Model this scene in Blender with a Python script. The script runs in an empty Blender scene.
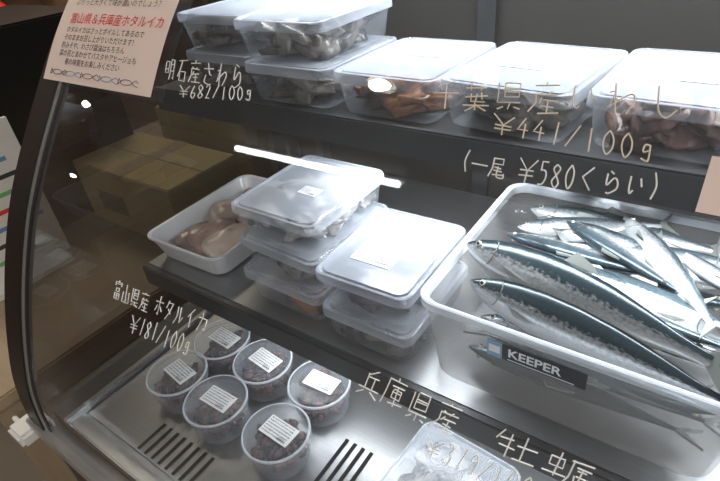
import bpy, bmesh, math, random
from mathutils import Vector, Matrix, noise
random.seed(7)
SC=bpy.context.scene.collection
CZ=1.33                                  # camera height
def Z(D): return CZ-D
# ------------------------------------------------------------------ materials
def newmat(name):
    m=bpy.data.materials.new(name);m.use_nodes=True
    nt=m.node_tree;nt.nodes.clear()
    o=nt.nodes.new('ShaderNodeOutputMaterial');return m,nt,o
def mat(name,col,rough=.5,metal=0,var=.08,scale=20,bump=0,emis=None,estr=0,spec=.5,stretch=None,col2=None,thr=.5):
    m,nt,o=newmat(name)
    p=nt.nodes.new('ShaderNodeBsdfPrincipled')
    tc=nt.nodes.new('ShaderNodeTexCoord');n=nt.nodes.new('ShaderNodeTexNoise');n.inputs['Scale'].default_value=scale;n.inputs['Detail'].default_value=4
    mp=nt.nodes.new('ShaderNodeMapping');nt.links.new(tc.outputs['Object'],mp.inputs[0]);nt.links.new(mp.outputs[0],n.inputs['Vector'])
    if stretch: mp.inputs['Scale'].default_value=stretch
    mx=nt.nodes.new('ShaderNodeMix');mx.data_type='RGBA'
    mx.inputs[6].default_value=(*[c*(1-var) for c in col],1);mx.inputs[7].default_value=(*[min(1,c*(1+var)) for c in col],1)
    src=n.outputs[0]
    if col2:
        mx.inputs[6].default_value=(*col,1);mx.inputs[7].default_value=(*col2,1)
        mr=nt.nodes.new('ShaderNodeMapRange');mr.inputs[1].default_value=thr-.05;mr.inputs[2].default_value=thr+.07;nt.links.new(n.outputs[0],mr.inputs[0]);src=mr.outputs[0]
    nt.links.new(src,mx.inputs[0]);nt.links.new(mx.outputs[2],p.inputs['Base Color'])
    p.inputs['Roughness'].default_value=rough;p.inputs['Metallic'].default_value=metal;p.inputs['Specular IOR Level'].default_value=spec
    if bump:
        b=nt.nodes.new('ShaderNodeBump');b.inputs['Strength'].default_value=bump;b.inputs['Distance'].default_value=.002
        nt.links.new(n.outputs[0],b.inputs['Height']);nt.links.new(b.outputs[0],p.inputs['Normal'])
    if emis: p.inputs['Emission Color'].default_value=(*emis,1);p.inputs['Emission Strength'].default_value=estr
    nt.links.new(p.outputs[0],o.inputs[0]);return m
def emat(name,col,s):
    m,nt,o=newmat(name);e=nt.nodes.new('ShaderNodeEmission');e.inputs[0].default_value=(*col,1);e.inputs[1].default_value=s
    nt.links.new(e.outputs[0],o.inputs[0]);return m
def plastic(name,col,fac,edge=.35,rough=.25,bump=0,bscale=60):
    m,nt,o=newmat(name)
    t=nt.nodes.new('ShaderNodeBsdfTransparent');p=nt.nodes.new('ShaderNodeBsdfPrincipled')
    p.inputs['Base Color'].default_value=(*col,1);p.inputs['Roughness'].default_value=rough
    lw=nt.nodes.new('ShaderNodeLayerWeight');lw.inputs[0].default_value=.35
    ma=nt.nodes.new('ShaderNodeMath');ma.operation='MULTIPLY_ADD';ma.inputs[1].default_value=edge;ma.inputs[2].default_value=fac;ma.use_clamp=True
    nt.links.new(lw.outputs['Facing'],ma.inputs[0])
    mx=nt.nodes.new('ShaderNodeMixShader');nt.links.new(ma.outputs[0],mx.inputs[0]);nt.links.new(t.outputs[0],mx.inputs[1]);nt.links.new(p.outputs[0],mx.inputs[2])
    if bump:
        tc=nt.nodes.new('ShaderNodeTexCoord');n=nt.nodes.new('ShaderNodeTexNoise');n.inputs['Scale'].default_value=bscale;n.inputs['Detail'].default_value=3
        nt.links.new(tc.outputs['Object'],n.inputs['Vector'])
        b=nt.nodes.new('ShaderNodeBump');b.inputs['Strength'].default_value=bump;b.inputs['Distance'].default_value=.01
        nt.links.new(n.outputs[0],b.inputs['Height']);nt.links.new(b.outputs[0],p.inputs['Normal'])
    nt.links.new(mx.outputs[0],o.inputs[0]);return m
def glassmat(name,tint,boost=1.2,rough=0.0,bump=0,bscale=60,haze=0):
    m,nt,o=newmat(name)
    t=nt.nodes.new('ShaderNodeBsdfTransparent');t.inputs[0].default_value=(*tint,1)
    g=nt.nodes.new('ShaderNodeBsdfGlossy');g.inputs['Roughness'].default_value=rough
    f=nt.nodes.new('ShaderNodeFresnel');f.inputs[0].default_value=1.5
    ma=nt.nodes.new('ShaderNodeMath');ma.operation='MULTIPLY';ma.inputs[1].default_value=boost;ma.use_clamp=True
    nt.links.new(f.outputs[0],ma.inputs[0])
    if bump:
        tc=nt.nodes.new('ShaderNodeTexCoord');n=nt.nodes.new('ShaderNodeTexNoise');n.inputs['Scale'].default_value=bscale;n.inputs['Detail'].default_value=3
        nt.links.new(tc.outputs['Object'],n.inputs['Vector'])
        b=nt.nodes.new('ShaderNodeBump');b.inputs['Strength'].default_value=bump;b.inputs['Distance'].default_value=.01
        nt.links.new(n.outputs[0],b.inputs['Height']);nt.links.new(b.outputs[0],g.inputs['Normal'])
    mx=nt.nodes.new('ShaderNodeMixShader');nt.links.new(ma.outputs[0],mx.inputs[0]);nt.links.new(t.outputs[0],mx.inputs[1]);nt.links.new(g.outputs[0],mx.inputs[2])
    last=mx
    if haze:   # veil of glare painted as diffuse white, patchy like dust and smears
        tc=nt.nodes.new('ShaderNodeTexCoord');n=nt.nodes.new('ShaderNodeTexNoise');n.inputs['Scale'].default_value=4;n.inputs['Detail'].default_value=5
        nt.links.new(tc.outputs['Object'],n.inputs['Vector'])
        mr=nt.nodes.new('ShaderNodeMapRange');mr.inputs[1].default_value=.3;mr.inputs[2].default_value=.75;mr.inputs[3].default_value=haze*.4;mr.inputs[4].default_value=haze*1.8
        nt.links.new(n.outputs[0],mr.inputs[0])
        d=nt.nodes.new('ShaderNodeBsdfDiffuse');d.inputs[0].default_value=(.9,.9,.9,1)
        m2=nt.nodes.new('ShaderNodeMixShader');nt.links.new(mr.outputs[0],m2.inputs[0]);nt.links.new(mx.outputs[0],m2.inputs[1]);nt.links.new(d.outputs[0],m2.inputs[2]);last=m2
    nt.links.new(last.outputs[0],o.inputs[0]);return m
STEEL=mat('brushed_steel',(.32,.33,.34),.36,.8,.15,30,.05,stretch=(1,30,1))
DSTEEL=mat('dark_steel',(.085,.09,.097),.4,.6,.15,25)
BLACK=mat('black_frame',(.012,.012,.014),.35)
SLOT=mat('slot_black',(.008,.008,.008),.8)
GREY=mat('case_grey',(.2,.21,.22),.5)
BACKP=mat('case_back',(.048,.046,.044),.4,.1)
SILV=mat('silver_gasket',(.5,.5,.5),.35,.6)
WHITEP=mat('white_plastic',(.8,.81,.81),.35)
ENAMEL=mat('white_tray',(.80,.82,.85),.25,var=.03)
LID=plastic('lid_plastic',(.74,.81,.92),.24,.42,.16)
BODY=plastic('body_plastic',(.64,.70,.78),.05,.28,.18)
TUB=plastic('tub_plastic',(.50,.51,.52),.24,.35,.25,.1,40)
TUBRIM=plastic('tub_rim_plastic',(.78,.83,.90),.55,.3,.22)
CUP=plastic('cup_plastic',(.7,.76,.85),.06,.38,.12)
FILM=glassmat('cling_film',(.98,.98,.98),1.0,.14,.8,22)
LABEL=mat('label_paper',(.82,.83,.84),.6,var=.02)
INK=mat('label_ink',(.05,.05,.06),.6)
MARK=mat('marker_white',(.85,.85,.82),.6,var=.02)
MARKT=mat('marker_cream',(.80,.70,.58),.6,var=.02)
CARD=mat('cardboard',(.55,.44,.22),.8,var=.15,scale=8)
CARD2=mat('cardboard_dark',(.16,.13,.09),.8)
WOODT=mat('table_wood',(.36,.28,.19),.5,var=.2,scale=6,stretch=(1,12,1))
WOODW=mat('wall_wood',(.30,.19,.12),.55,var=.35,scale=4,stretch=(1,8,1))
FLOORM=mat('floor_tan',(.32,.27,.22),.5,var=.12,scale=3)
WALLM=mat('wall_paint',(.24,.20,.17),.7)
CEIL=mat('ceiling_paint',(.14,.13,.12),.8)
PINK=mat('pink_paper',(.88,.74,.69),.7,var=.02)
RED=mat('red_ink',(.75,.05,.05),.6)
BLUEI=mat('blue_ink',(.15,.3,.55),.6)
# ------------------------------------------------------------------ mesh helpers
def sharp(me,ang=35):
    bm=bmesh.new();bm.from_mesh(me)
    bmesh.ops.recalc_face_normals(bm,faces=bm.faces)
    for f in bm.faces:f.smooth=True
    for e in bm.edges:
        if len(e.link_faces)==2: e.smooth = e.calc_face_angle(0)<math.radians(ang)
    bm.to_mesh(me);bm.free()
def obj(name,verts,faces,m,parent=None,ang=35,smooth=True,loc=None,recalc=True):
    me=bpy.data.meshes.new(name);me.from_pydata([tuple(v) for v in verts],[],faces)
    if m: me.materials.append(m)
    if smooth: sharp(me,ang)
    o=bpy.data.objects.new(name,me);SC.objects.link(o)
    if loc:o.location=loc
    if parent:o.parent=parent
    return o
def empty(name,loc=(0,0,0),rot=0,parent=None):
    e=bpy.data.objects.new(name,None);e.empty_display_size=.05;e.location=loc;e.rotation_euler=(0,0,rot);SC.objects.link(e)
    if parent:e.parent=parent
    return e
def box(name,x0,x1,y0,y1,z0,z1,m,parent=None,bev=0):
    bm=bmesh.new();bmesh.ops.create_cube(bm,size=1)
    for v in bm.verts:
        v.co=Vector(((x0+x1)/2+v.co.x*(x1-x0),(y0+y1)/2+v.co.y*(y1-y0),(z0+z1)/2+v.co.z*(z1-z0)))
    if bev: bmesh.ops.bevel(bm,geom=bm.edges[:],offset=bev,segments=2,affect='EDGES')
    me=bpy.data.meshes.new(name);bm.to_mesh(me);bm.free();me.materials.append(m);sharp(me)
    o=bpy.data.objects.new(name,me);SC.objects.link(o)
    if parent:o.parent=parent
    return o
def rrect(w,d,r,n=5):
    out=[]
    for (cx,cy,a0) in ((w/2-r,d/2-r,0),(-w/2+r,d/2-r,90),(-w/2+r,-d/2+r,180),(w/2-r,-d/2+r,270)):
        for i in range(n+1):
            a=math.radians(a0+90*i/n);out.append((cx+r*math.cos(a),cy+r*math.sin(a)))
    return out
def circ(r,n=40): return [(r*math.cos(2*math.pi*i/n),r*math.sin(2*math.pi*i/n)) for i in range(n)]
def loft(rings,cap0=True,cap1=True):
    v=[];f=[];n=len(rings[0][0])
    for pts,z in rings: v+=[(x,y,z) for x,y in pts]
    for k in range(len(rings)-1):
        for i in range(n):
            j=(i+1)%n;f.append((k*n+i,k*n+j,(k+1)*n+j,(k+1)*n+i))
    if cap0:f.append(tuple(range(n-1,-1,-1)))
    if cap1:f.append(tuple((len(rings)-1)*n+i for i in range(n)))
    return v,f
def lumps(name,W,D,z0,h,n,m,parent,size=(.030,.022,.007),circle=False,seed=0):
    rnd=random.Random(seed);bm=bmesh.new()
    for i in range(n):
        sx=size[0]*rnd.uniform(.5,1.2);sy=size[1]*rnd.uniform(.6,1.2);sz=size[2]*rnd.uniform(.8,1.3)
        r=bmesh.ops.create_icosphere(bm,subdivisions=2 if circle else 3,radius=1)
        a=rnd.uniform(-1.6,1.6);off=Vector((rnd.random()*9,rnd.random()*9,i));tl=rnd.uniform(-.5,.5);ty=rnd.uniform(-.5,.5)
        if circle:
            rr=(W/2-sx)*math.sqrt(rnd.random());th=rnd.random()*6.28;px,py=rr*math.cos(th),rr*math.sin(th);a=rnd.random()*3
        else:
            px=rnd.uniform(-W/2+sx*.9,W/2-sx*.9);py=rnd.uniform(-D/2+sx*.9,D/2-sx*.9)
        pz=z0+sz+rnd.random()*max(0,h-2*sz)
        for v in r['verts']:
            if circle: c=v.co*(1+.45*noise.noise(v.co*1.9+off))
            else:
                c=v.co.copy();c=Vector([math.copysign(abs(q)**.45,q) for q in c])
                c=c*(1+.5*noise.noise(v.co*1.3+off)+.15*noise.noise(v.co*4+off))
            x=c.x*sx;y=c.y*sy+.2*sy*math.sin(c.x*2);z=c.z*sz+(0 if circle else x*tl+y*ty)
            X=px+x*math.cos(a)-y*math.sin(a);Y=py+x*math.sin(a)+y*math.cos(a)
            if not circle: X=max(-W/2,min(W/2,X));Y=max(-D/2,min(D/2,Y))
            v.co=Vector((X,Y,min(max(pz+z,z0),z0+h+.003)))
    me=bpy.data.meshes.new(name);bm.to_mesh(me);bm.free();me.materials.append(m)
    for p in me.polygons:p.use_smooth=True
    o=bpy.data.objects.new(name,me);SC.objects.link(o);o.parent=parent;return o
def label(parent,x,y,z,w,d,rot,seed=0):
    rnd=random.Random(seed)
    e=empty('label',(x,y,z),rot,parent)
    box('label_sheet',-w/2,w/2,-d/2,d/2,0,.0005,LABEL,e)
    v=[];f=[];yy=d/2*.84
    def q(x0,x1,y0,y1):
        n=len(v);v.extend([(x0,y0,.0008),(x1,y0,.0008),(x1,y1,.0008),(x0,y1,.0008)]);f.append((n,n+1,n+2,n+3))
    h=d*.085
    while yy-h>-d/2*.88:
        x0=-w*.44
        while x0<w*.38:
            l=w*rnd.uniform(.015,.05);q(x0,min(x0+l,w*.44),yy-h*rnd.uniform(.5,.85),yy);x0+=l+w*rnd.uniform(.015,.04)
        yy-=h*1.75
    for k in range(9): q(w*(.12+.03*k),w*(.12+.03*k+.012),-d*.42,-d*.25)
    o=obj('label_print',v,f,INK,e,smooth=False)
# ------------------------------------------------------------------ camera
R=Vector((.8218,.5622,-.0909)).normalized();F=Vector((-.5106,.6567,-.5554)).normalized();U=R.cross(F).normalized();F=U.cross(R).normalized()
cam=bpy.data.cameras.new('camera');co=bpy.data.objects.new('camera',cam);SC.objects.link(co)
M3=Matrix((R,U,-F)).transposed();co.matrix_world=Matrix.Translation((0,0,CZ))@M3.to_4x4()
cam.lens=25.35;cam.sensor_width=36;cam.clip_start=.02
bpy.context.scene.camera=co
# ------------------------------------------------------------------ glass profile
pts=[(-.05,.64),(.087,.4535),(.191,.353),(.363,.227),(.593,.125),(.765,.10)]
MS=[]
for i in range(len(pts)):
    a=pts[max(i-1,0)];b=pts[min(i+1,len(pts)-1)];MS.append((b[1]-a[1])/(b[0]-a[0]))
def gy(D):
    for i in range(len(pts)-1):
        if D<=pts[i+1][0] or i==len(pts)-2:
            h=pts[i+1][0]-pts[i][0];t=(D-pts[i][0])/h
            return (2*t**3-3*t*t+1)*pts[i][1]+(t**3-2*t*t+t)*h*MS[i]+(-2*t**3+3*t*t)*pts[i+1][1]+(t**3-t*t)*h*MS[i+1]
TAB=[];s=0;pd=-.05;py=gy(-.05)
for i in range(801):
    D=-.05+.815*i/800;y=gy(D);s+=math.hypot(D-pd,y-py);TAB.append((D,y,s));pd,py=D,y
def GP(x,s,off=0):
    lo,hi=0,800
    while hi-lo>1:
        m=(lo+hi)//2
        if TAB[m][2]<s: lo=m
        else: hi=m
    a,b=TAB[lo],TAB[hi];t=(s-a[2])/(b[2]-a[2]+1e-9)
    D=a[0]+(b[0]-a[0])*t;y=a[1]+(b[1]-a[1])*t
    dD,dy=b[0]-a[0],b[1]-a[1];l=math.hypot(dD,dy)
    ny,nz=-dD/l,-dy/l
    return Vector((x,y+ny*off,CZ-D+nz*off))
SMAX=TAB[-1][2]-.06
def strip(name,x0,x1,m,parent,off=0,thick=0,s0=0,s1=None,n=60):
    s1=s1 or SMAX;v=[];f=[]
    for i in range(n+1):
        s=s0+(s1-s0)*i/n
        v+=[GP(x0,s,off),GP(x1,s,off)]
        if thick: v+=[GP(x1,s,off-thick),GP(x0,s,off-thick)]
    k=4 if thick else 2
    for i in range(n):
        a=i*k;b=a+k
        if thick:
            for j in range(4): f.append((a+j,a+(j+1)%4,b+(j+1)%4,b+j))
        else: f.append((a,b,b+1,a+1))
    if thick: f.append((3,2,1,0));e=n*k;f.append((e,e+1,e+2,e+3))
    me=bpy.data.meshes.new(name);me.from_pydata([tuple(q) for q in v],[],f);me.materials.append(m)
    for p in me.polygons:p.use_smooth=not thick
    o=bpy.data.objects.new(name,me);SC.objects.link(o);o.parent=parent
    if thick: sharp(me)
    return o
# ------------------------------------------------------------------ display case
CASE=empty('refrigerated_display_case')
GL=glassmat('front_glass',(.94,.96,.97),1.3,haze=.02)
EG=glassmat('end_glass',(.27,.27,.25),1.6)  # dark tint put into the pane for the gloom beyond it
XR=1.0
g=strip('front_glass',-.80,XR,GL,CASE)
# normals must face outside (towards -Y)
me=g.data
if me.polygons[30].normal.y>0: me.flip_normals()
strip('left_frame',-.852,-.803,BLACK,CASE,.006,.016)
strip('left_gasket',-.803,-.797,SILV,CASE,.003,.005)
strip('left_inner_seal',-.797,-.787,BLACK,CASE,.001,.006)
strip('right_frame',XR,XR+.05,BLACK,CASE,.006,.02)
# end glass
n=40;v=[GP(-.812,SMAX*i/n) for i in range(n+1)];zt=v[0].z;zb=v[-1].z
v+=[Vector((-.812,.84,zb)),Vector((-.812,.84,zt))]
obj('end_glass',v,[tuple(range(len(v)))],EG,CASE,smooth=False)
v2=[Vector((XR+.02,a.y,a.z)) for a in v];obj('end_panel_right',v2,[tuple(range(len(v)))],GREY,CASE,smooth=False)
# base
yb=GP(0,SMAX).y
box('base_cabinet',-.85,XR+.05,yb+.0,.86,.06,zb-.03,BLACK,CASE)
box('kick_plate',-.83,XR+.03,yb+.05,.84,0,.06,GREY,CASE)
box('bottom_rail',-.86,XR+.05,yb-.012,yb+.022,zb-.03,zb+.006,SILV,CASE,.003)
box('end_rail',-.86,-.80,yb,.86,zb-.03,zb,GREY,CASE,.002)
box('canopy',-.86,XR+.05,.63,.88,zt-.01,zt+.14,BLACK,CASE,.004)
box('back_panel',-.85,XR+.05,.83,.86,zb-.03,zt,BACKP,CASE)
for i,x in enumerate((-.35,.15,.6)): box('back_door_stile_%d'%i,x,x+.03,.818,.83,Z(.62),zt,DSTEEL,CASE)
box('rear_post',-.852,-.80,.80,.86,zb-.03,zt,BLACK,CASE)
ZD=Z(.65)
# deck with vent slots
box('deck',-.715,XR,.15,.83,ZD-.012,ZD,STEEL,CASE,.002)
box('deck_sill',-.80,XR,yb+.02,.83,zb,ZD-.02,DSTEEL,CASE)
box('deck_edge_left',-.728,-.716,.12,.83,ZD-.02,ZD+.012,STEEL,CASE,.002)
box('deck_edge_front',-.728,XR,.122,.149,ZD-.02,ZD+.004,STEEL,CASE,.002)
v=[];f=[]
def slot(x0,x1,y0,y1):
    n=len(v);v.extend([(x0,y0,ZD+.0008),(x1,y0,ZD+.0008),(x1,y1,ZD+.0008),(x0,y1,ZD+.0008)]);f.append((n,n+1,n+2,n+3))
for i in range(8): slot(-.585+i*.016,-.579+i*.016,.155,.205)
for i in range(4): slot(-.322+i*.014,-.316+i*.014,.2,.33)
for i in range(30): slot(-.1+i*.02,-.09+i*.02,.155,.205)
obj('vent_slots',v,f,SLOT,CASE,smooth=False)
# shelves
ZM=Z(.48);ZU=Z(.215)
box('middle_shelf',-.733,XR,.345,.80,ZM-.012,ZM,STEEL,CASE,.002)
box('middle_shelf_price_rail',-.733,XR,.334,.345,ZM-.036,ZM+.002,DSTEEL,CASE,.002)
box('middle_shelf_bracket',-.733,-.728,.36,.80,ZM-.035,ZM-.012,DSTEEL,CASE)
box('upper_shelf',-.733,XR,.468,.80,ZU-.012,ZU,DSTEEL,CASE,.002)
box('upper_shelf_price_rail',-.733,XR,.458,.468,ZU-.034,ZU+.002,DSTEEL,CASE,.002)
for i,x in enumerate((-.72,.14,.95)):
    box('shelf_post_%d'%i,x,x+.02,.80,.83,ZD,zt,DSTEEL,CASE)
LEDM=emat('led_emission',(.95,.98,1),4)
box('led_strip_upper',-.7,.9,.60,.612,zt-.03,zt-.018,LEDM,CASE)
box('led_strip_shelf',-.2,.9,.50,.512,ZU-.022,ZU-.013,LEDM,CASE)
box('deck_fill_strip',-.6,.9,.38,.392,ZM-.022,ZM-.013,LEDM,CASE)  # added glowing strip, brightens the deck under the middle shelf
def area(name,loc,sx,sy,e,col,rot=(0,0,0)):
    l=bpy.data.lights.new(name,'AREA');l.shape='RECTANGLE';l.size=sx;l.size_y=sy;l.energy=e;l.color=col
    o=bpy.data.objects.new(name,l);o.location=loc;o.rotation_euler=rot;SC.objects.link(o);return o
area('led_light_upper',(.1,.615,zt-.035),1.5,.03,8.0,(.95,.975,1))
area('led_light_shelf',(.2,.52,ZU-.025),1.2,.05,7.0,(.95,.975,1))
area('deck_fill_light',(.1,.386,ZM-.024),1.2,.02,1.6,(.95,.975,1))  # added fill for the dark deck, not a known lamp
# ------------------------------------------------------------------ handwriting
G={'明':'18 13 43 48 18;15 45;69 63 50;69 99 90 81;67 97;64 94','石':'19 99;49 35 12;34 30 80 84 34',
'産':'5a 59;19 99;37 46;77 66;26 96;26 23 00;45 33;44 94;64 60;42 82;30 a0','さ':'~17 97;~4a 65 84;~34 21 50 80','わ':'~3a 30;17 37 12;~12 66 86 84 60',
'ら':'~49 68;~38 33 66 85 82 50 30','千':'8a 28;06 a6;59 50','葉':'18 98;3a 37;7a 77;15 95;36 33 83;56 53;76 74;02 a2;53 50;52 10;52 90',
'県':'39 34 84 89 39;37 87;36 86;19 12 92;52 50;31 10;71 90','い':'~28 23 31 42;~77 84','し':'~39 32 50 82','一':'05 a5',
'尾':'29 89 86 26;29 24 00;74 35;33 83;21 91;~55 51 60 90 92','く':'79 25 70','富':'5a 59;17 19 99 97;38 78;36 76 74 34 36;23 83 80 20 23;22 82;53 50',
'山':'5a 50;16 10 90 96','ホ':'17 97;5a 50 41;35 12;65 92','タ':'4a 26;39 89 64 20;46 73','ル':'~39 34 00;69 61 94','イ':'8a 25;57 50','カ':'17 97 91 72;~4a 46 10',
'兵':'7a 38;38 33;37 87;67 63;03 a3;32 00;62 a0','庫':'5a 59;19 99;19 14 00;37 97;46 86 83 43 46;45 85;31 a1;67 60','牡':'1a 06;17 47;14 54;39 30;56 a6;7a 71;51 a1',
'蠣':'18 15 45 48 18;3a 31;02 52;59 a9;69 63 50;77 a7;74 71;74 a4 a1 91;87 80;76 96','¥':'0a 55 aa;55 50;15 95;13 93',
'0':'~5a 27 23 50 83 87 5a','1':'5a 50','2':'~28 4a 79 77 20;20 80','3':'~29 5a 78 55;~55 83 60 21','4':'6a 14 94;67 60','5':'8a 3a 36;~36 76 83 60 20',
'6':'~7a 35 22 50 82 74 34','7':'2a 8a 40','8':'~5a 28 55 82 50 22 55 88 5a','9':'~87 5a 28 36 87;87 60','/':'9a 10','g':'~77 47 35 44 75;~77 71 50 21','(':'~8a 55 80',')':'~2a 55 20',' ':''}
def catm(P,n=5):
    out=[]
    for i in range(len(P)-1):
        p0=P[max(i-1,0)];p1=P[i];p2=P[i+1];p3=P[min(i+2,len(P)-1)]
        for k in range(n):
            t=k/n
            out.append(tuple(.5*((2*p1[j])+(-p0[j]+p2[j])*t+(2*p0[j]-5*p1[j]+4*p2[j]-p3[j])*t*t+(-p0[j]+3*p1[j]-3*p2[j]+p3[j])*t**3) for j in (0,1)))
    out.append(P[-1]);return out
def write(text,b0,b1,top,m=MARK,th=.0006,name='handwritten_price_label',rows=0):
    rnd=random.Random(text)
    ws=[.62 if c in '0123456789/g()' else (.45 if c==' ' else 1) for c in text];T=sum(ws)
    ex=Vector((b1[0]-b0[0],b1[1]-b0[1]));ey=Vector((top[0]-b0[0],top[1]-b0[1]))
    cu=bpy.data.curves.new(name,'CURVE');cu.dimensions='3D';cu.bevel_depth=th;cu.bevel_resolution=1;cu.materials.append(m)
    a=0
    for c,w in zip(text,ws):
        jy=rnd.uniform(-.06,.06);sc=rnd.uniform(.88,1.0);jr=rnd.uniform(-.05,.08)
        for st in G[c].split(';'):
            if not st: continue
            sm=st.startswith('~');st=st.lstrip('~')
            P=[(int(q[0],16)/10,int(q[1],16)/10) for q in st.split()]
            P=[(x+rnd.uniform(-.03,.03),y+rnd.uniform(-.03,.03)) for x,y in P]
            if sm:P=catm(P)
            sp=cu.splines.new('POLY');sp.points.add(len(P)-1)
            for k,(x,y) in enumerate(P):
                X=(a+w*(.08+.84*(x+jr*y)))/T
                q=Vector(b0)+ex*X+ey*(y*sc+jy)
                p=GP(q.x,q.y,.0008);sp.points[k].co=(p.x,p.y,p.z,1)
        a+=w
    o=bpy.data.objects.new(name,cu);SC.objects.link(o);return o
write('明石産さわら',(-.574,.340),(-.434,.335),(-.583,.311))
write('¥682/100g',(-.537,.357),(-.414,.348),(-.542,.341))
write('千葉県産いわし',(-.205,.331),(-.013,.312),(-.210,.305),MARKT)
write('¥441/100g',(-.146,.344),(-.025,.348),(-.148,.326),MARKT)
write('(一尾 ¥580くらい)',(-.163,.380),(-.014,.373),(-.165,.361),MARK)
write('富山県産 ホタルイカ',(-.574,.622),(-.397,.608),(-.571,.597))
write('¥181/100g',(-.534,.653),(-.420,.642),(-.528,.628))
write('兵庫県産',(-.201,.588),(-.104,.587),(-.198,.561))
write('牡蠣',(-.078,.585),(-.005,.581),(-.077,.562))
write('¥379/100g',(-.128,.612),(-.03,.604),(-.126,.594))
# pink notice taped on glass
NOT=empty('paper_notice')
def sheet(name,x0,x1,s0,s1,off,m,parent,sk=0,n=14):
    v=[];f=[]
    for i in range(n+1):
        s=s0+(s1-s0)*i/n;dx=sk*(s1-s)
        v+=[GP(x0-dx,s,off),GP(x1-dx,s,off)]
    for i in range(n): f.append((2*i,2*i+2,2*i+3,2*i+1))
    return obj(name,v,f,m,parent,smooth=False)
sheet('paper',-.836,-.574,.14,.366,.009,PINK,NOT,.12)
def gtext(body,x,s,size,m,parent,off=.0105):
    cu=bpy.data.curves.new('t','FONT');cu.body=body;cu.size=size;cu.resolution_u=2
    o=bpy.data.objects.new('t',cu);SC.objects.link(o)
    dg=bpy.context.evaluated_depsgraph_get();me=bpy.data.meshes.new_from_object(o.evaluated_get(dg));bpy.data.objects.remove(o)
    for q in me.vertices:
        p=GP(x+q.co.x-.12*(.366-s+q.co.y),s-q.co.y,off);q.co=p
    me.materials.clear();me.materials.append(m)
    ob=bpy.data.objects.new('printed_text',me);SC.objects.link(ob);ob.parent=parent;return ob
for k,(tx,s,sz,m) in enumerate([('なぜ？なぜ？このうさんのホタルイカは',.232,.0115,INK),('ぷりっと大きくて味が濃いのでしょう？',.248,.0115,INK),
  ('富山県＆兵庫産ホタルイカ',.277,.0185,RED),
  ('ホタルイカはさっとボイルしてあるので',.292,.0105,INK),('そのままお召し上がりいただけます！',.304,.0105,INK),('酢みそや、わさび醤油はもちろん',.316,.0105,INK),('菜の花とあわせてパスタやアヒージョも',.328,.0105,INK),('春の味覚をお楽しみください',.340,.0105,INK)]):
    gtext(tx,-.806+(.02 if k==7 else 0),s,sz,m,NOT)
# small squid line drawings
for i,x in enumerate((-.80,-.765,-.72,-.675,-.63)):
    cu=bpy.data.curves.new('drawing','CURVE');cu.dimensions='3D';cu.bevel_depth=.0004;cu.materials.append(BLUEI if i%2 else INK)
    for st in ([(math.cos(2*math.pi*k/14)*.012,math.sin(2*math.pi*k/14)*.0035) for k in range(15)],[(.012,0),(.02,.004),(.026,.001)],[(.012,0),(.02,-.003),(.027,-.004)],[(-.012,0),(-.017,.004),(-.017,-.004),(-.012,0)]):
        sp=cu.splines.new('POLY');sp.points.add(len(st)-1)
        for k,(a,b) in enumerate(st):
            p=GP(x+a,.353-b,.0105);sp.points[k].co=(*p,1)
    o=bpy.data.objects.new('drawing_%d'%i,cu);SC.objects.link(o);o.parent=NOT
N2=empty('price_card');sheet('paper',.006,.10,.338,.376,.004,PINK,N2)
# ------------------------------------------------------------------ food containers
def foodmat(n,c,c2,sc=32):
    return mat(n,c,.28,0,.85,sc,.3,col2=c2)
FD=[foodmat('food_dark',(.035,.028,.024),(.16,.14,.12)),foodmat('food_orange',(.05,.03,.02),(.26,.10,.04)),foodmat('food_pink',(.06,.03,.027),(.22,.13,.11)),foodmat('food_grey',(.05,.05,.05),(.20,.19,.19)),foodmat('food_purple',(.03,.025,.045),(.10,.085,.12)),foodmat('food_pale',(.12,.11,.11),(.42,.40,.38))]
cnt=[0]
def container(x0,y0,z,w=.146,d=.175,h=.052,rot=0,food=0,lab=True,nf=46,lx=0,ly=0,labw=.05,fill=.8):
    cnt[0]+=1;sd=cnt[0]
    e=empty('food_container',(x0+w/2,y0+d/2,z),rot)
    r=.015
    v,f=loft([(rrect(w*.86,d*.88,r),0.0005),(rrect(w*.885,d*.90,r),.004),(rrect(w*.94,d*.95,r),h-.014),(rrect(w*.985,d*.985,r),h-.011),(rrect(w*.985,d*.985,r),h-.008)],True,False)
    obj('tub',v,f,BODY,e)
    v,f=loft([(rrect(w,d,r),h-.013),(rrect(w,d,r),h-.004),(rrect(w*.985,d*.988,r),h-.001),(rrect(w*.95,d*.96,r),h-.0005),(rrect(w*.91,d*.93,r*.9),h-.0035),(rrect(w*.89,d*.915,r*.9),h-.0035),(rrect(w*.865,d*.895,r*.8),h-.0012)],False,True)
    obj('lid',v,f,LID,e)
    lumps('food',w*.85,d*.87,.002,h*fill,nf,FD[food],e,seed=sd)
    if lab: label(e,lx,ly,h-.0008,labw,labw*.68,0,sd)
    return e
P=.0525
# upper shelf
container(-.682,.492,ZU,food=0,lab=False);container(-.682,.494,ZU+P,food=0,lab=False)
container(-.535,.470,ZU,food=0,lab=False);container(-.542,.473,ZU+P,food=0,lab=True,lx=.0,ly=.02)
container(-.385,.470,ZU,w=.14,food=1,lab=True,lx=.01,ly=.02,rot=-.02)
container(-.243,.474,ZU,w=.144,food=0,lab=True,lx=-.01,ly=0,rot=-.10,labw=.055)
container(-.096,.476,ZU,w=.146,food=2,lab=True,lx=.02,ly=0,rot=-.06,labw=.06)
container(.055,.480,ZU,w=.14,food=2,lab=True,rot=-.04)
container(.205,.480,ZU,w=.14,food=3,lab=True)
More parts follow.
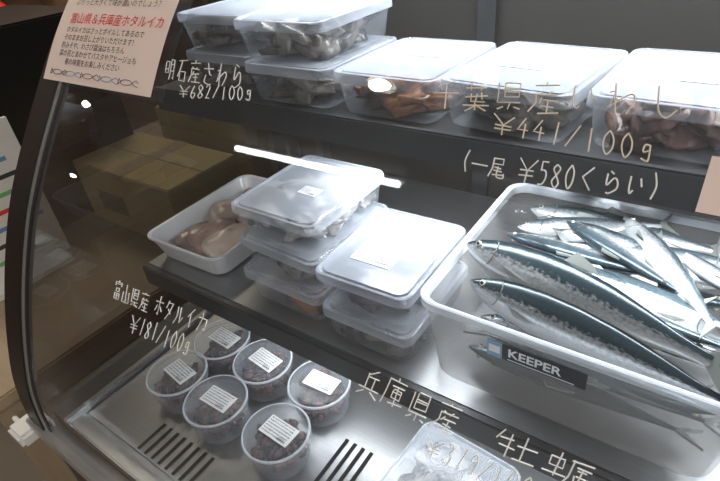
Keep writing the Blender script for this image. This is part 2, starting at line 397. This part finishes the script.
# middle shelf stack A
container(-.512,.365,ZM,w=.150,food=1,lab=False,rot=-.02)
container(-.508,.370,ZM+P,w=.150,food=3,lab=False,rot=-.05)
container(-.513,.374,ZM+2*P,w=.150,food=5,lab=True,rot=.0,lx=.01,ly=-.01,labw=.03,fill=.6)
# stack B
container(-.358,.356,ZM,w=.135,food=3,lab=False)
container(-.366,.362,ZM+P,w=.137,food=4,lab=True,lx=-.01,ly=-.022,rot=.02,fill=.8,labw=.058)
# deck containers right
container(-.225,.225,ZD,w=.14,d=.16,food=5,lab=True,lx=-.005,ly=-.03,rot=-.08,labw=.06)
container(-.07,.215,ZD,w=.14,d=.16,food=5,lab=True,rot=-.05,labw=.06)
container(.09,.21,ZD,w=.14,d=.16,food=5,lab=True,rot=-.03)
# ------------------------------------------------------------------ round cups
SQ=foodmat('food_firefly_squid',(.03,.013,.012),(.12,.04,.032),60)
def cup(x,y,sd):
    e=empty('round_food_cup',(x,y,ZD+.001),sd*.7);h=.052;R0=.048
    v,f=loft([(circ(R0*.84),0),(circ(R0*.86),.003),(circ(R0*.95),h-.010),(circ(R0*.97),h-.006)],True,False);obj('cup',v,f,CUP,e)
    v,f=loft([(circ(R0),h-.010),(circ(R0),h-.002),(circ(R0*.97),h),(circ(R0*.92),h),(circ(R0*.89),h-.004),(circ(R0*.85),h-.004),(circ(R0*.83),h-.002)],False,True);obj('lid',v,f,CUP,e)
    v,f=loft([(circ(R0*1.0),h-.0025),(circ(R0*1.012),h-.001),(circ(R0*.985),h+.0008),(circ(R0*.95),h+.0004)],False,False);obj('lid_rim',v,f,TUBRIM,e)
    lumps('squid',R0*1.72,0,.002,.043,90,SQ,e,size=(.012,.008,.007),circle=True,seed=sd)
    le=empty('label_mount',(0,0,0),-sd*.7+random.uniform(-.15,.15),e)
    label(le,0.002,.004,h-.0012,.052,.03,0,sd)
for i,(x,y) in enumerate([(-.594,.352),(-.496,.350),(-.388,.360),(-.602,.262),(-.504,.256),(-.387,.262)]): cup(x,y,i+1)
# ------------------------------------------------------------------ white tray with fillets
T=empty('white_food_tray',(-.655,.485,ZM),.03)
w,d,r=.175,.25,.022
v,f=loft([(rrect(w*.8,d*.85,r),.0005),(rrect(w*.84,d*.88,r),.003),(rrect(w*.97,d*.97,r),.042),(rrect(w*1.0,d*1.0,r),.044),(rrect(w*1.0,d*1.0,r),.047),(rrect(w*.95,d*.96,r),.046),(rrect(w*.82,d*.86,r),.006),(rrect(w*.78,d*.83,r),.004)],True,True)
obj('tray',v,f,ENAMEL,T)
FILA=mat('fillet_flesh',(.30,.21,.19),.28,0,.35,22,.15,col2=(.50,.37,.32));FILB=mat('fillet_skin',(.20,.15,.14),.25,0,.5,26,.15,col2=(.36,.28,.25));FILC=mat('fillet_pale',(.42,.33,.29),.28,0,.25,22,.1,col2=(.62,.52,.46))
def fillet(parent,x,y,z,L,W,H,a,seed,m,roll):
    bm=bmesh.new();bmesh.ops.create_uvsphere(bm,u_segments=28,v_segments=18,radius=1)
    off=Vector((seed,0,0))
    for q in bm.verts:
        c=q.co.copy();t=math.copysign(abs(c.x)**.75,c.x);l=math.copysign(abs(c.y)**.7,c.y);u=math.copysign(abs(c.z)**.7,c.z)
        wd=(1-.3*t)*(1+.35*noise.noise(c*1.3+off))
        X=t*L/2;Y=l*W/2*wd+.12*W*math.sin(t*1.6);zz=u*H/2*(1-.25*t)*(1+.3*noise.noise(c*2.5+off))
        Y,zz=Y*math.cos(roll)-zz*math.sin(roll),Y*math.sin(roll)+zz*math.cos(roll)
        q.co=Vector((x+X*math.cos(a)-Y*math.sin(a),y+X*math.sin(a)+Y*math.cos(a),z+zz))
    me=bpy.data.meshes.new('fillet');bm.to_mesh(me);bm.free();me.materials.append(m)
    for p in me.polygons:p.use_smooth=True
    o=bpy.data.objects.new('fillet',me);SC.objects.link(o);o.parent=parent
for k,(x,y,L,W,a,z,m,ro) in enumerate([(-.035,-.055,.085,.055,1.5,.018,FILB,.1),(-.005,-.045,.09,.055,1.2,.024,FILA,.35),(.035,-.045,.10,.055,1.3,.024,FILC,.3),(-.03,.03,.10,.065,.9,.022,FILC,.25),(.03,.045,.10,.065,1.4,.030,FILA,.2),(-.02,.085,.07,.06,.3,.026,FILB,.2)]):
    fillet(T,x,y,z,L,W,.020,a,k*3.1,m,ro)
# ------------------------------------------------------------------ big fish tub
BX=empty('plastic_fish_tub',(-.0585,.510,ZM),-.0)
w,d,h,r=.318,.300,.12,.024
v,f=loft([(rrect(w*.88,d*.90,r),.001),(rrect(w*.90,d*.915,r),.006),(rrect(w*.965,d*.97,r),h-.018),(rrect(w*.985,d*.985,r),h-.012)],True,False)
obj('tub',v,f,TUB,BX)
v,f=loft([(rrect(w*.985,d*.985,r),h-.012),(rrect(w*1.0,d*1.0,r),h-.010),(rrect(w*1.0,d*1.0,r),h-.001),(rrect(w*.985,d*.985,r),h),(rrect(w*.955,d*.955,r*.9),h-.002),(rrect(w*.95,d*.95,r*.9),h-.012)],False,False)
obj('rim',v,f,TUBRIM,BX)
# brand-style sticker on the front
def wall_y(z): 
    t=(z-.006)/(h-.018-.006);return -(d*(.915+(.97-.915)*t))/2
ST=mat('sticker_black',(.02,.025,.035),.35);STB=mat('sticker_blue',(.25,.45,.65),.4);STW=mat('sticker_white',(.85,.9,.95),.4)
def onfront(name,x0,x1,z0,z1,m,off=.001,sk=0):
    return obj(name,[(x0,wall_y(z0)-off,z0),(x1,wall_y(z0)-off,z0),(x1+sk,wall_y(z1)-off,z1),(x0+sk,wall_y(z1)-off,z1)],[(0,1,2,3)],m,BX,smooth=False)
onfront('sticker',-.074,.024,.074,.098,ST,.0012)
onfront('sticker_fade',-.074,-.058,.074,.098,STB,.0016)
cu=bpy.data.curves.new('t','FONT');cu.body='KEEPER';cu.size=.017;cu.offset=.0004;to=bpy.data.objects.new('t',cu);SC.objects.link(to)
dg=bpy.context.evaluated_depsgraph_get();me=bpy.data.meshes.new_from_object(to.evaluated_get(dg));bpy.data.objects.remove(to)
for q in me.vertices:
    z=.082+q.co.y;q.co=Vector((-.052+q.co.x*.95,wall_y(z)-.0022,z))
me.materials.clear();me.materials.append(STW);o=bpy.data.objects.new('sticker_text',me);SC.objects.link(o);o.parent=BX
onfront('sticker_line',-.052,.014,.0765,.0778,STW,.002);onfront('sticker_logo',-.072,-.060,.081,.092,STW,.0022)
# ------------------------------------------------------------------ fish
def fishmat(name,dark,dull,thr=.74):
    m,nt,o=newmat(name);p=nt.nodes.new('ShaderNodeBsdfPrincipled')
    at=nt.nodes.new('ShaderNodeAttribute');at.attribute_name='hgt'
    al=nt.nodes.new('ShaderNodeAttribute');al.attribute_name='len'
    cb=nt.nodes.new('ShaderNodeCombineXYZ');nt.links.new(al.outputs['Fac'],cb.inputs[0]);nt.links.new(at.outputs['Fac'],cb.inputs[1])
    n=nt.nodes.new('ShaderNodeTexNoise');n.inputs['Scale'].default_value=1;n.inputs['Detail'].default_value=3
    mp=nt.nodes.new('ShaderNodeMapping');mp.inputs['Scale'].default_value=(60,14,1);nt.links.new(cb.outputs[0],mp.inputs[0]);nt.links.new(mp.outputs[0],n.inputs['Vector'])
    ad=nt.nodes.new('ShaderNodeMath');ad.operation='MULTIPLY_ADD';ad.inputs[1].default_value=.45;nt.links.new(n.outputs[0],ad.inputs[0]);nt.links.new(at.outputs['Fac'],ad.inputs[2])
    cr=nt.nodes.new('ShaderNodeValToRGB')
    sc=nt.nodes.new('ShaderNodeMath');sc.operation='MULTIPLY';sc.inputs[1].default_value=.77;nt.links.new(ad.outputs[0],sc.inputs[0]);nt.links.new(sc.outputs[0],cr.inputs[0])
    E=cr.color_ramp.elements;E[0].position=.0;E[0].color=(.72,.74,.76,1);E[1].position=1.0;E[1].color=(*dark,1)
    a=E.new(thr-.22);a.color=(*(c*1.0 for c in dull),1)
    a=E.new(thr-.06);a.color=(*(c*.55 for c in dull),1)
    a=E.new(thr+.02);a.color=(dark[0]*2.4+.012,dark[1]*2.2+.016,dark[2]*2.0+.018,1)
    nt.links.new(cr.outputs[0],p.inputs['Base Color']);p.inputs['Metallic'].default_value=.4;p.inputs['Roughness'].default_value=.22
    nt.links.new(p.outputs[0],o.inputs[0]);return m
FM=fishmat('fish_skin',(.008,.016,.022),(.56,.59,.61),.58);FM2=fishmat('fish_skin_pale',(.035,.055,.07),(.60,.63,.66),.66)
FIN=mat('fish_fin',(.22,.24,.23),.35,.2);EYEW=mat('fish_eye',(.6,.58,.48),.15,.3);EYEB=mat('fish_pupil',(.005,.005,.006),.08);GILL=mat('fish_gill_line',(.12,.12,.13),.4)
PR=[(0,.006,.004),(.02,.022,.014),(.06,.042,.028),(.12,.062,.041),(.2,.078,.050),(.32,.090,.056),(.45,.090,.055),(.6,.076,.045),(.74,.053,.031),(.86,.030,.017),(.93,.021,.010),(.955,.022,.006)]
def prof(t):
    for i in range(len(PR)-1):
        if t<=PR[i+1][0]:
            k=(t-PR[i][0])/(PR[i+1][0]-PR[i][0]);return [PR[i][j]+(PR[i+1][j]-PR[i][j])*k for j in (1,2)]
    return PR[-1][1:]
def fish(head,tail,dors,L=None,pale=False,bend=0,name='sardine',fat=1,parent=None):
    head=Vector(head);tail=Vector(tail);ax=(tail-head);L=ax.length;ax.normalize()
    dn=Vector(dors);dn=(dn-ax*dn.dot(ax)).normalized();fl=ax.cross(dn).normalized()
    e=empty(name,head,parent=parent)
    def W(t,u,s): # length frac, dorsal, lateral
        c=bend*math.sin(math.pi*t)*L
        return ax*(t*L)+dn*(u*L+c)+fl*(s*L)
    NS=34;NR=18;v=[];hg=[];ln=[]
    for i in range(NS+1):
        t=.955*(i/NS)**1.15;hh,tt=prof(t);hh*=fat;tt*=fat
        for j in range(NR):
            a=2*math.pi*j/NR;cu=math.cos(a);su=math.sin(a)
            u=hh*cu*(.92 if cu>0 else 1.06);s=tt*su*(1-.15*abs(cu))
            v.append(W(t,u-.004,s));hg.append(.5+.5*cu);ln.append(t)
    f=[]
    for i in range(NS):
        for j in range(NR):
            k=(j+1)%NR;f.append((i*NR+j,i*NR+k,(i+1)*NR+k,(i+1)*NR+j))
    f.append(tuple(range(NR)));f.append(tuple(NS*NR+j for j in range(NR)))
    o=obj('body',v,f,FM2 if pale else FM,e,80)
    A=o.data.attributes.new('hgt','FLOAT','POINT');B=o.data.attributes.new('len','FLOAT','POINT')
    for i in range(len(v)):A.data[i].value=hg[i];B.data[i].value=ln[i]+(head.x*7.3)%3
    def finm(nm,P,th=.0012):
        n=len(P);v=[W(t,u,s+th/L) for t,u,s in P]+[W(t,u,s-th/L) for t,u,s in P]
        f=[tuple(range(n)),tuple(range(2*n-1,n-1,-1))]+[(i,(i+1)%n,n+(i+1)%n,n+i) for i in range(n)]
        obj(nm,v,f,FIN,e,30)
    finm('tail_fin_upper',[(.94,.018,0),(.98,.05,0),(1.04,.095,0),(1.0,.035,0),(.975,0,0),(.94,-.0,0)])
    finm('tail_fin_lower',[(.94,0,0),(.975,0,0),(1.0,-.04,0),(1.04,-.10,0),(.98,-.055,0),(.94,-.022,0)])
    hh=prof(.45)[0]*fat
    finm('dorsal_fin',[(.40,hh*.85,0),(.43,hh+.035,0),(.50,hh+.012,0),(.54,hh*.85,0)])
    finm('anal_fin',[(.72,-.05*fat,0),(.75,-.075*fat,0),(.84,-.040,0),(.84,-.028,0)])
    for sgn in (1,-1):
        s=prof(.2)[1]*fat
        finm('pectoral_fin',[(.21,-.035,sgn*s*.85),(.25,-.045,sgn*(s+.004)),(.33,-.062,sgn*(s+.004)),(.25,-.062,sgn*s*.9)])
        tt=prof(.07)[1]*fat
        for nm,rad,mm,o2 in (('eye',.014,EYEW,0),('pupil',.0085,EYEB,.0085)):
            bm=bmesh.new();bmesh.ops.create_uvsphere(bm,u_segments=12,v_segments=8,radius=rad*L)
            me=bpy.data.meshes.new(nm);bm.to_mesh(me);bm.free();me.materials.append(mm)
            for p in me.polygons:p.use_smooth=True
            q=bpy.data.objects.new(nm,me);SC.objects.link(q);q.parent=e;q.location=W(.065,.010,sgn*(tt*.78+o2))
        # gill cover line + mouth
        for nm,P in (('gill_line',[(.135+.025*math.cos(a),.055*math.sin(a)-.005) for a in [x*.35-1.2 for x in range(8)]]),('mouth',[(.004,-.004),(.03,-.012),(.045,-.022)])):
            cu=bpy.data.curves.new(nm,'CURVE');cu.dimensions='3D';cu.bevel_depth=.0006;cu.materials.append(GILL);sp=cu.splines.new('POLY');sp.points.add(len(P)-1)
            for k,(t,u) in enumerate(P):
                h2,t2=prof(max(t,.001));h2*=fat;t2*=fat;c=max(-1,min(1,(u+.004)/h2));ss=math.sqrt(max(0,1-c*c))*t2*(1-.15*abs(c))
                p=W(t,u,sgn*(ss+.001));sp.points[k].co=(*p,1)
            q=bpy.data.objects.new(nm,cu);SC.objects.link(q);q.parent=e
    return e
ZT=ZM+h   # rim height
# two dark-backed fish on top
fish((-.205,.474,ZT+.006),(.065,.404,ZT+.002),(.12,.74,.66),bend=.014,fat=1.12)
fish((-.180,.428,ZT-.010),(.080,.382,ZT-.018),(.1,.66,.74),bend=.010,fat=1.02)
# pile below
SP=empty('sardine_pile')
rnd=random.Random(3)
pl=[((-.16,.60,.104),(.07,.54,.108),0,1.0),((-.06,.635,.112),(.055,.46,.114),1,.95),((-.18,.635,.095),(.05,.615,.105),0,1),((-.175,.52,.098),(.04,.495,.106),1,1),((-.12,.585,.118),(.03,.50,.112),0,1),
    ((.075,.575,.112),(-.12,.555,.104),1,1),((.075,.465,.106),(-.13,.54,.094),1,1),((-.10,.475,.104),(.08,.445,.108),1,.95),((.08,.435,.098),(-.08,.46,.092),1,1),((.085,.52,.116),(-.02,.60,.116),1,1),
    ((-.175,.565,.106),(-.01,.64,.112),1,1),((.045,.64,.114),(.085,.49,.116),1,.95),((-.185,.555,.096),(.00,.525,.112),1,1),
    ((-.18,.47,.07),(.07,.46,.075),1,1),((.07,.40,.07),(-.16,.41,.055),1,1),((-.17,.44,.05),(.06,.43,.05),1,1),((.07,.62,.06),(-.15,.60,.06),1,1),((.07,.56,.075),(-.16,.52,.07),1,1.1),
    ((-.17,.405,.03),(.06,.40,.03),0,1),((.07,.52,.04),(-.15,.50,.04),1,1),((-.12,.405,.074),(.075,.395,.06),1,.9)]
for a,b,p,ft in pl:
    dz=(rnd.uniform(-.2,.2),1 if rnd.random()<.75 else -1,rnd.uniform(.0,.6))
    fish((a[0],a[1],ZM+a[2]),(b[0],b[1],ZM+b[2]),dz,pale=True,bend=rnd.uniform(-.03,.03),fat=ft,parent=SP)
# cling film over pile
v=[];f=[];nx,ny=60,56
for i in range(nx+1):
    for j in range(ny+1):
        x=-.14+.285*i/nx;y=-.01+.148*j/ny
        zz=h+.012+.010*noise.noise(Vector((x*14,y*14,1)))+.012*abs(noise.noise(Vector((x*30,y*26,5))))
        v.append((x,y,zz))
for i in range(nx):
    for j in range(ny):
        a=i*(ny+1)+j;f.append((a,a+ny+1,a+ny+2,a+1))
obj('cling_film',v,f,FILM,BX,80)
# ------------------------------------------------------------------ surroundings at left
TB=empty('side_table')
zt2=Z(.70)
box('table_top',-1.95,-.95,.05,1.25,zt2-.03,zt2,WOODT,TB,.004)
for i,(x,y) in enumerate([(-1.9,.1),(-1.0,.1),(-1.9,1.2),(-1.0,1.2)]): box('leg_%d'%i,x-.02,x+.02,y-.02,y+.02,0,zt2-.03,WOODT,TB)
def carton(x0,x1,y0,y1,z0,z1,m):
    e=empty('cardboard_box');box('carton',x0,x1,y0,y1,z0,z1,m,e,.003)
    box('tape',(x0+x1)/2-.025,(x0+x1)/2+.025,y0-.001,y1+.001,z1-.02,z1+.001,WOODT,e)
    box('flap_seam',x0,x1,(y0+y1)/2-.0015,(y0+y1)/2+.0015,z1,z1+.0012,CARD2,e)
    box('print_mark',x0+.08,x0+.2,y0-.0015,y0,z0+.05,z0+.11,CARD2,e)
    return e
carton(-1.42,-1.0,.58,.80,zt2,zt2+.18,CARD)
carton(-1.40,-1.02,.86,1.15,zt2,zt2+.24,CARD)
DC=empty('storage_cabinet');box('body',-1.88,-1.45,.42,.80,zt2,Z(.17),BLACK,DC,.005);box('door_front',-1.86,-1.47,.412,.42,zt2+.02,Z(.19),DSTEEL,DC,.002);box('handle',-1.52,-1.50,.395,.412,zt2+.2,zt2+.35,STEEL,DC)
# poster on a stand
PS=empty('poster_stand');box('backing',-1.315,-1.305,.12,.44,zt2+.012,Z(.33),WHITEP,PS);box('foot',-1.36,-1.26,.14,.42,zt2,zt2+.012,WHITEP,PS)
cols=[RED,BLUEI,INK,mat('green_ink',(.2,.5,.2),.6)]
for i in range(8): box('print_%d'%i,-1.305,-1.304,.26+.02*(i%2),.38+.02*(i%3),Z(.37+.038*i)-.010,Z(.37+.038*i),cols[i%4],PS)
PL=empty('power_plug');box('plug_body',-.905,-.853,.07,.115,Z(.755),Z(.725),WHITEP,PL,.006);box('cord',-.93,-.905,.088,.096,Z(.745),Z(.735),WHITEP,PL,.002)
# ------------------------------------------------------------------ room
box('floor',-3.2,2.5,-2.5,2.6,-.05,0,FLOORM);box('ceiling',-3.2,2.5,-2.5,2.6,2.55,2.6,CEIL)
box('wall_left',-3.25,-3.2,-2.5,2.6,0,2.55,WOODW);box('wall_right',2.5,2.55,-2.5,2.6,0,2.55,WALLM)
box('wall_back',-3.2,2.5,2.6,2.65,0,2.55,WALLM);box('wall_front',-3.2,2.5,-2.55,-2.5,0,2.55,WALLM)
SH=empty('storage_shelf')
for k,z in enumerate((.9,1.25,1.6)): box('board_%d'%k,-3.2,-2.9,.6,2.4,z,z+.03,WOODT,SH)
for k,y in enumerate((.6,1.5,2.37)): box('upright_%d'%k,-3.2,-2.9,y,y+.03,0,1.9,WOODW,SH)
for k in range(7):
    e=empty('jar_%d'%k,(-3.03,.75+k*.22,1.28 if k%2 else .93),parent=SH);v,f=loft([(circ(.05),0),(circ(.06),.01),(circ(.06),.13),(circ(.045),.15),(circ(.045),.17)]);obj('jar',v,f,[CARD,WHITEP,RED,CARD2][k%4],e);v,f=loft([(circ(.048),.17),(circ(.048),.19)]);obj('cap',v,f,DSTEEL,e)
# fluorescent tube on the ceiling
TE=emat('tube_emission',(.95,.98,1),26)
def tube(p,q,r,m,par,name):
    p=Vector(p);q=Vector(q);bm=bmesh.new();bmesh.ops.create_cone(bm,cap_ends=True,segments=16,radius1=r,radius2=r,depth=(q-p).length)
    me=bpy.data.meshes.new(name);bm.to_mesh(me);bm.free();me.materials.append(m);o=bpy.data.objects.new(name,me);SC.objects.link(o)
    o.location=(p+q)/2;o.rotation_mode='QUATERNION';o.rotation_quaternion=(q-p).to_track_quat('Z','Y');o.parent=par;return o
FT=empty('ceiling_tube_light')
tube((-2.42,-.985,2.50),(-1.23,-.977,2.50),.022,TE,FT,'tube')
tube((-2.44,-.985,2.535),(-1.21,-.977,2.535),.018,WHITEP,FT,'housing')
def bulb(x,y,z,r,s,hang=True):
    e=empty('pendant_lamp',(x,y,z));bm=bmesh.new();bmesh.ops.create_uvsphere(bm,u_segments=20,v_segments=12,radius=r)
    me=bpy.data.meshes.new('bulb');bm.to_mesh(me);bm.free();me.materials.append(emat('bulb_emission',(1,.86,.68),s));o=bpy.data.objects.new('bulb',me);SC.objects.link(o);o.parent=e
    box('cord',-.003,.003,-.003,.003,r*.9,2.55-z,BLACK,e)
    v,f=loft([(circ(r*1.5),r*.3),(circ(r*.6),r*1.2),(circ(r*.3),r*1.3)],False,True);obj('shade',v,f,DSTEEL,e)
bulb(-1.10,-.158,2.40,.045,110);bulb(-2.95,-.47,2.05,.022,30);bulb(-2.95,-.82,1.66,.018,30)
area('room_light_a',(1.2,-1.8,2.52),.8,.8,40,(1,.94,.87));area('room_light_b',(-2.0,1.2,2.52),.5,.5,26,(1,.86,.70));area('room_light_c',(1.7,-.8,2.52),.5,.5,22,(1,.94,.88))
wd=bpy.data.worlds.new('world');bpy.context.scene.world=wd;wd.use_nodes=True;wd.node_tree.nodes['Background'].inputs[0].default_value=(.5,.5,.5,1);wd.node_tree.nodes['Background'].inputs[1].default_value=.3
bpy.context.scene.view_settings.view_transform='Standard'
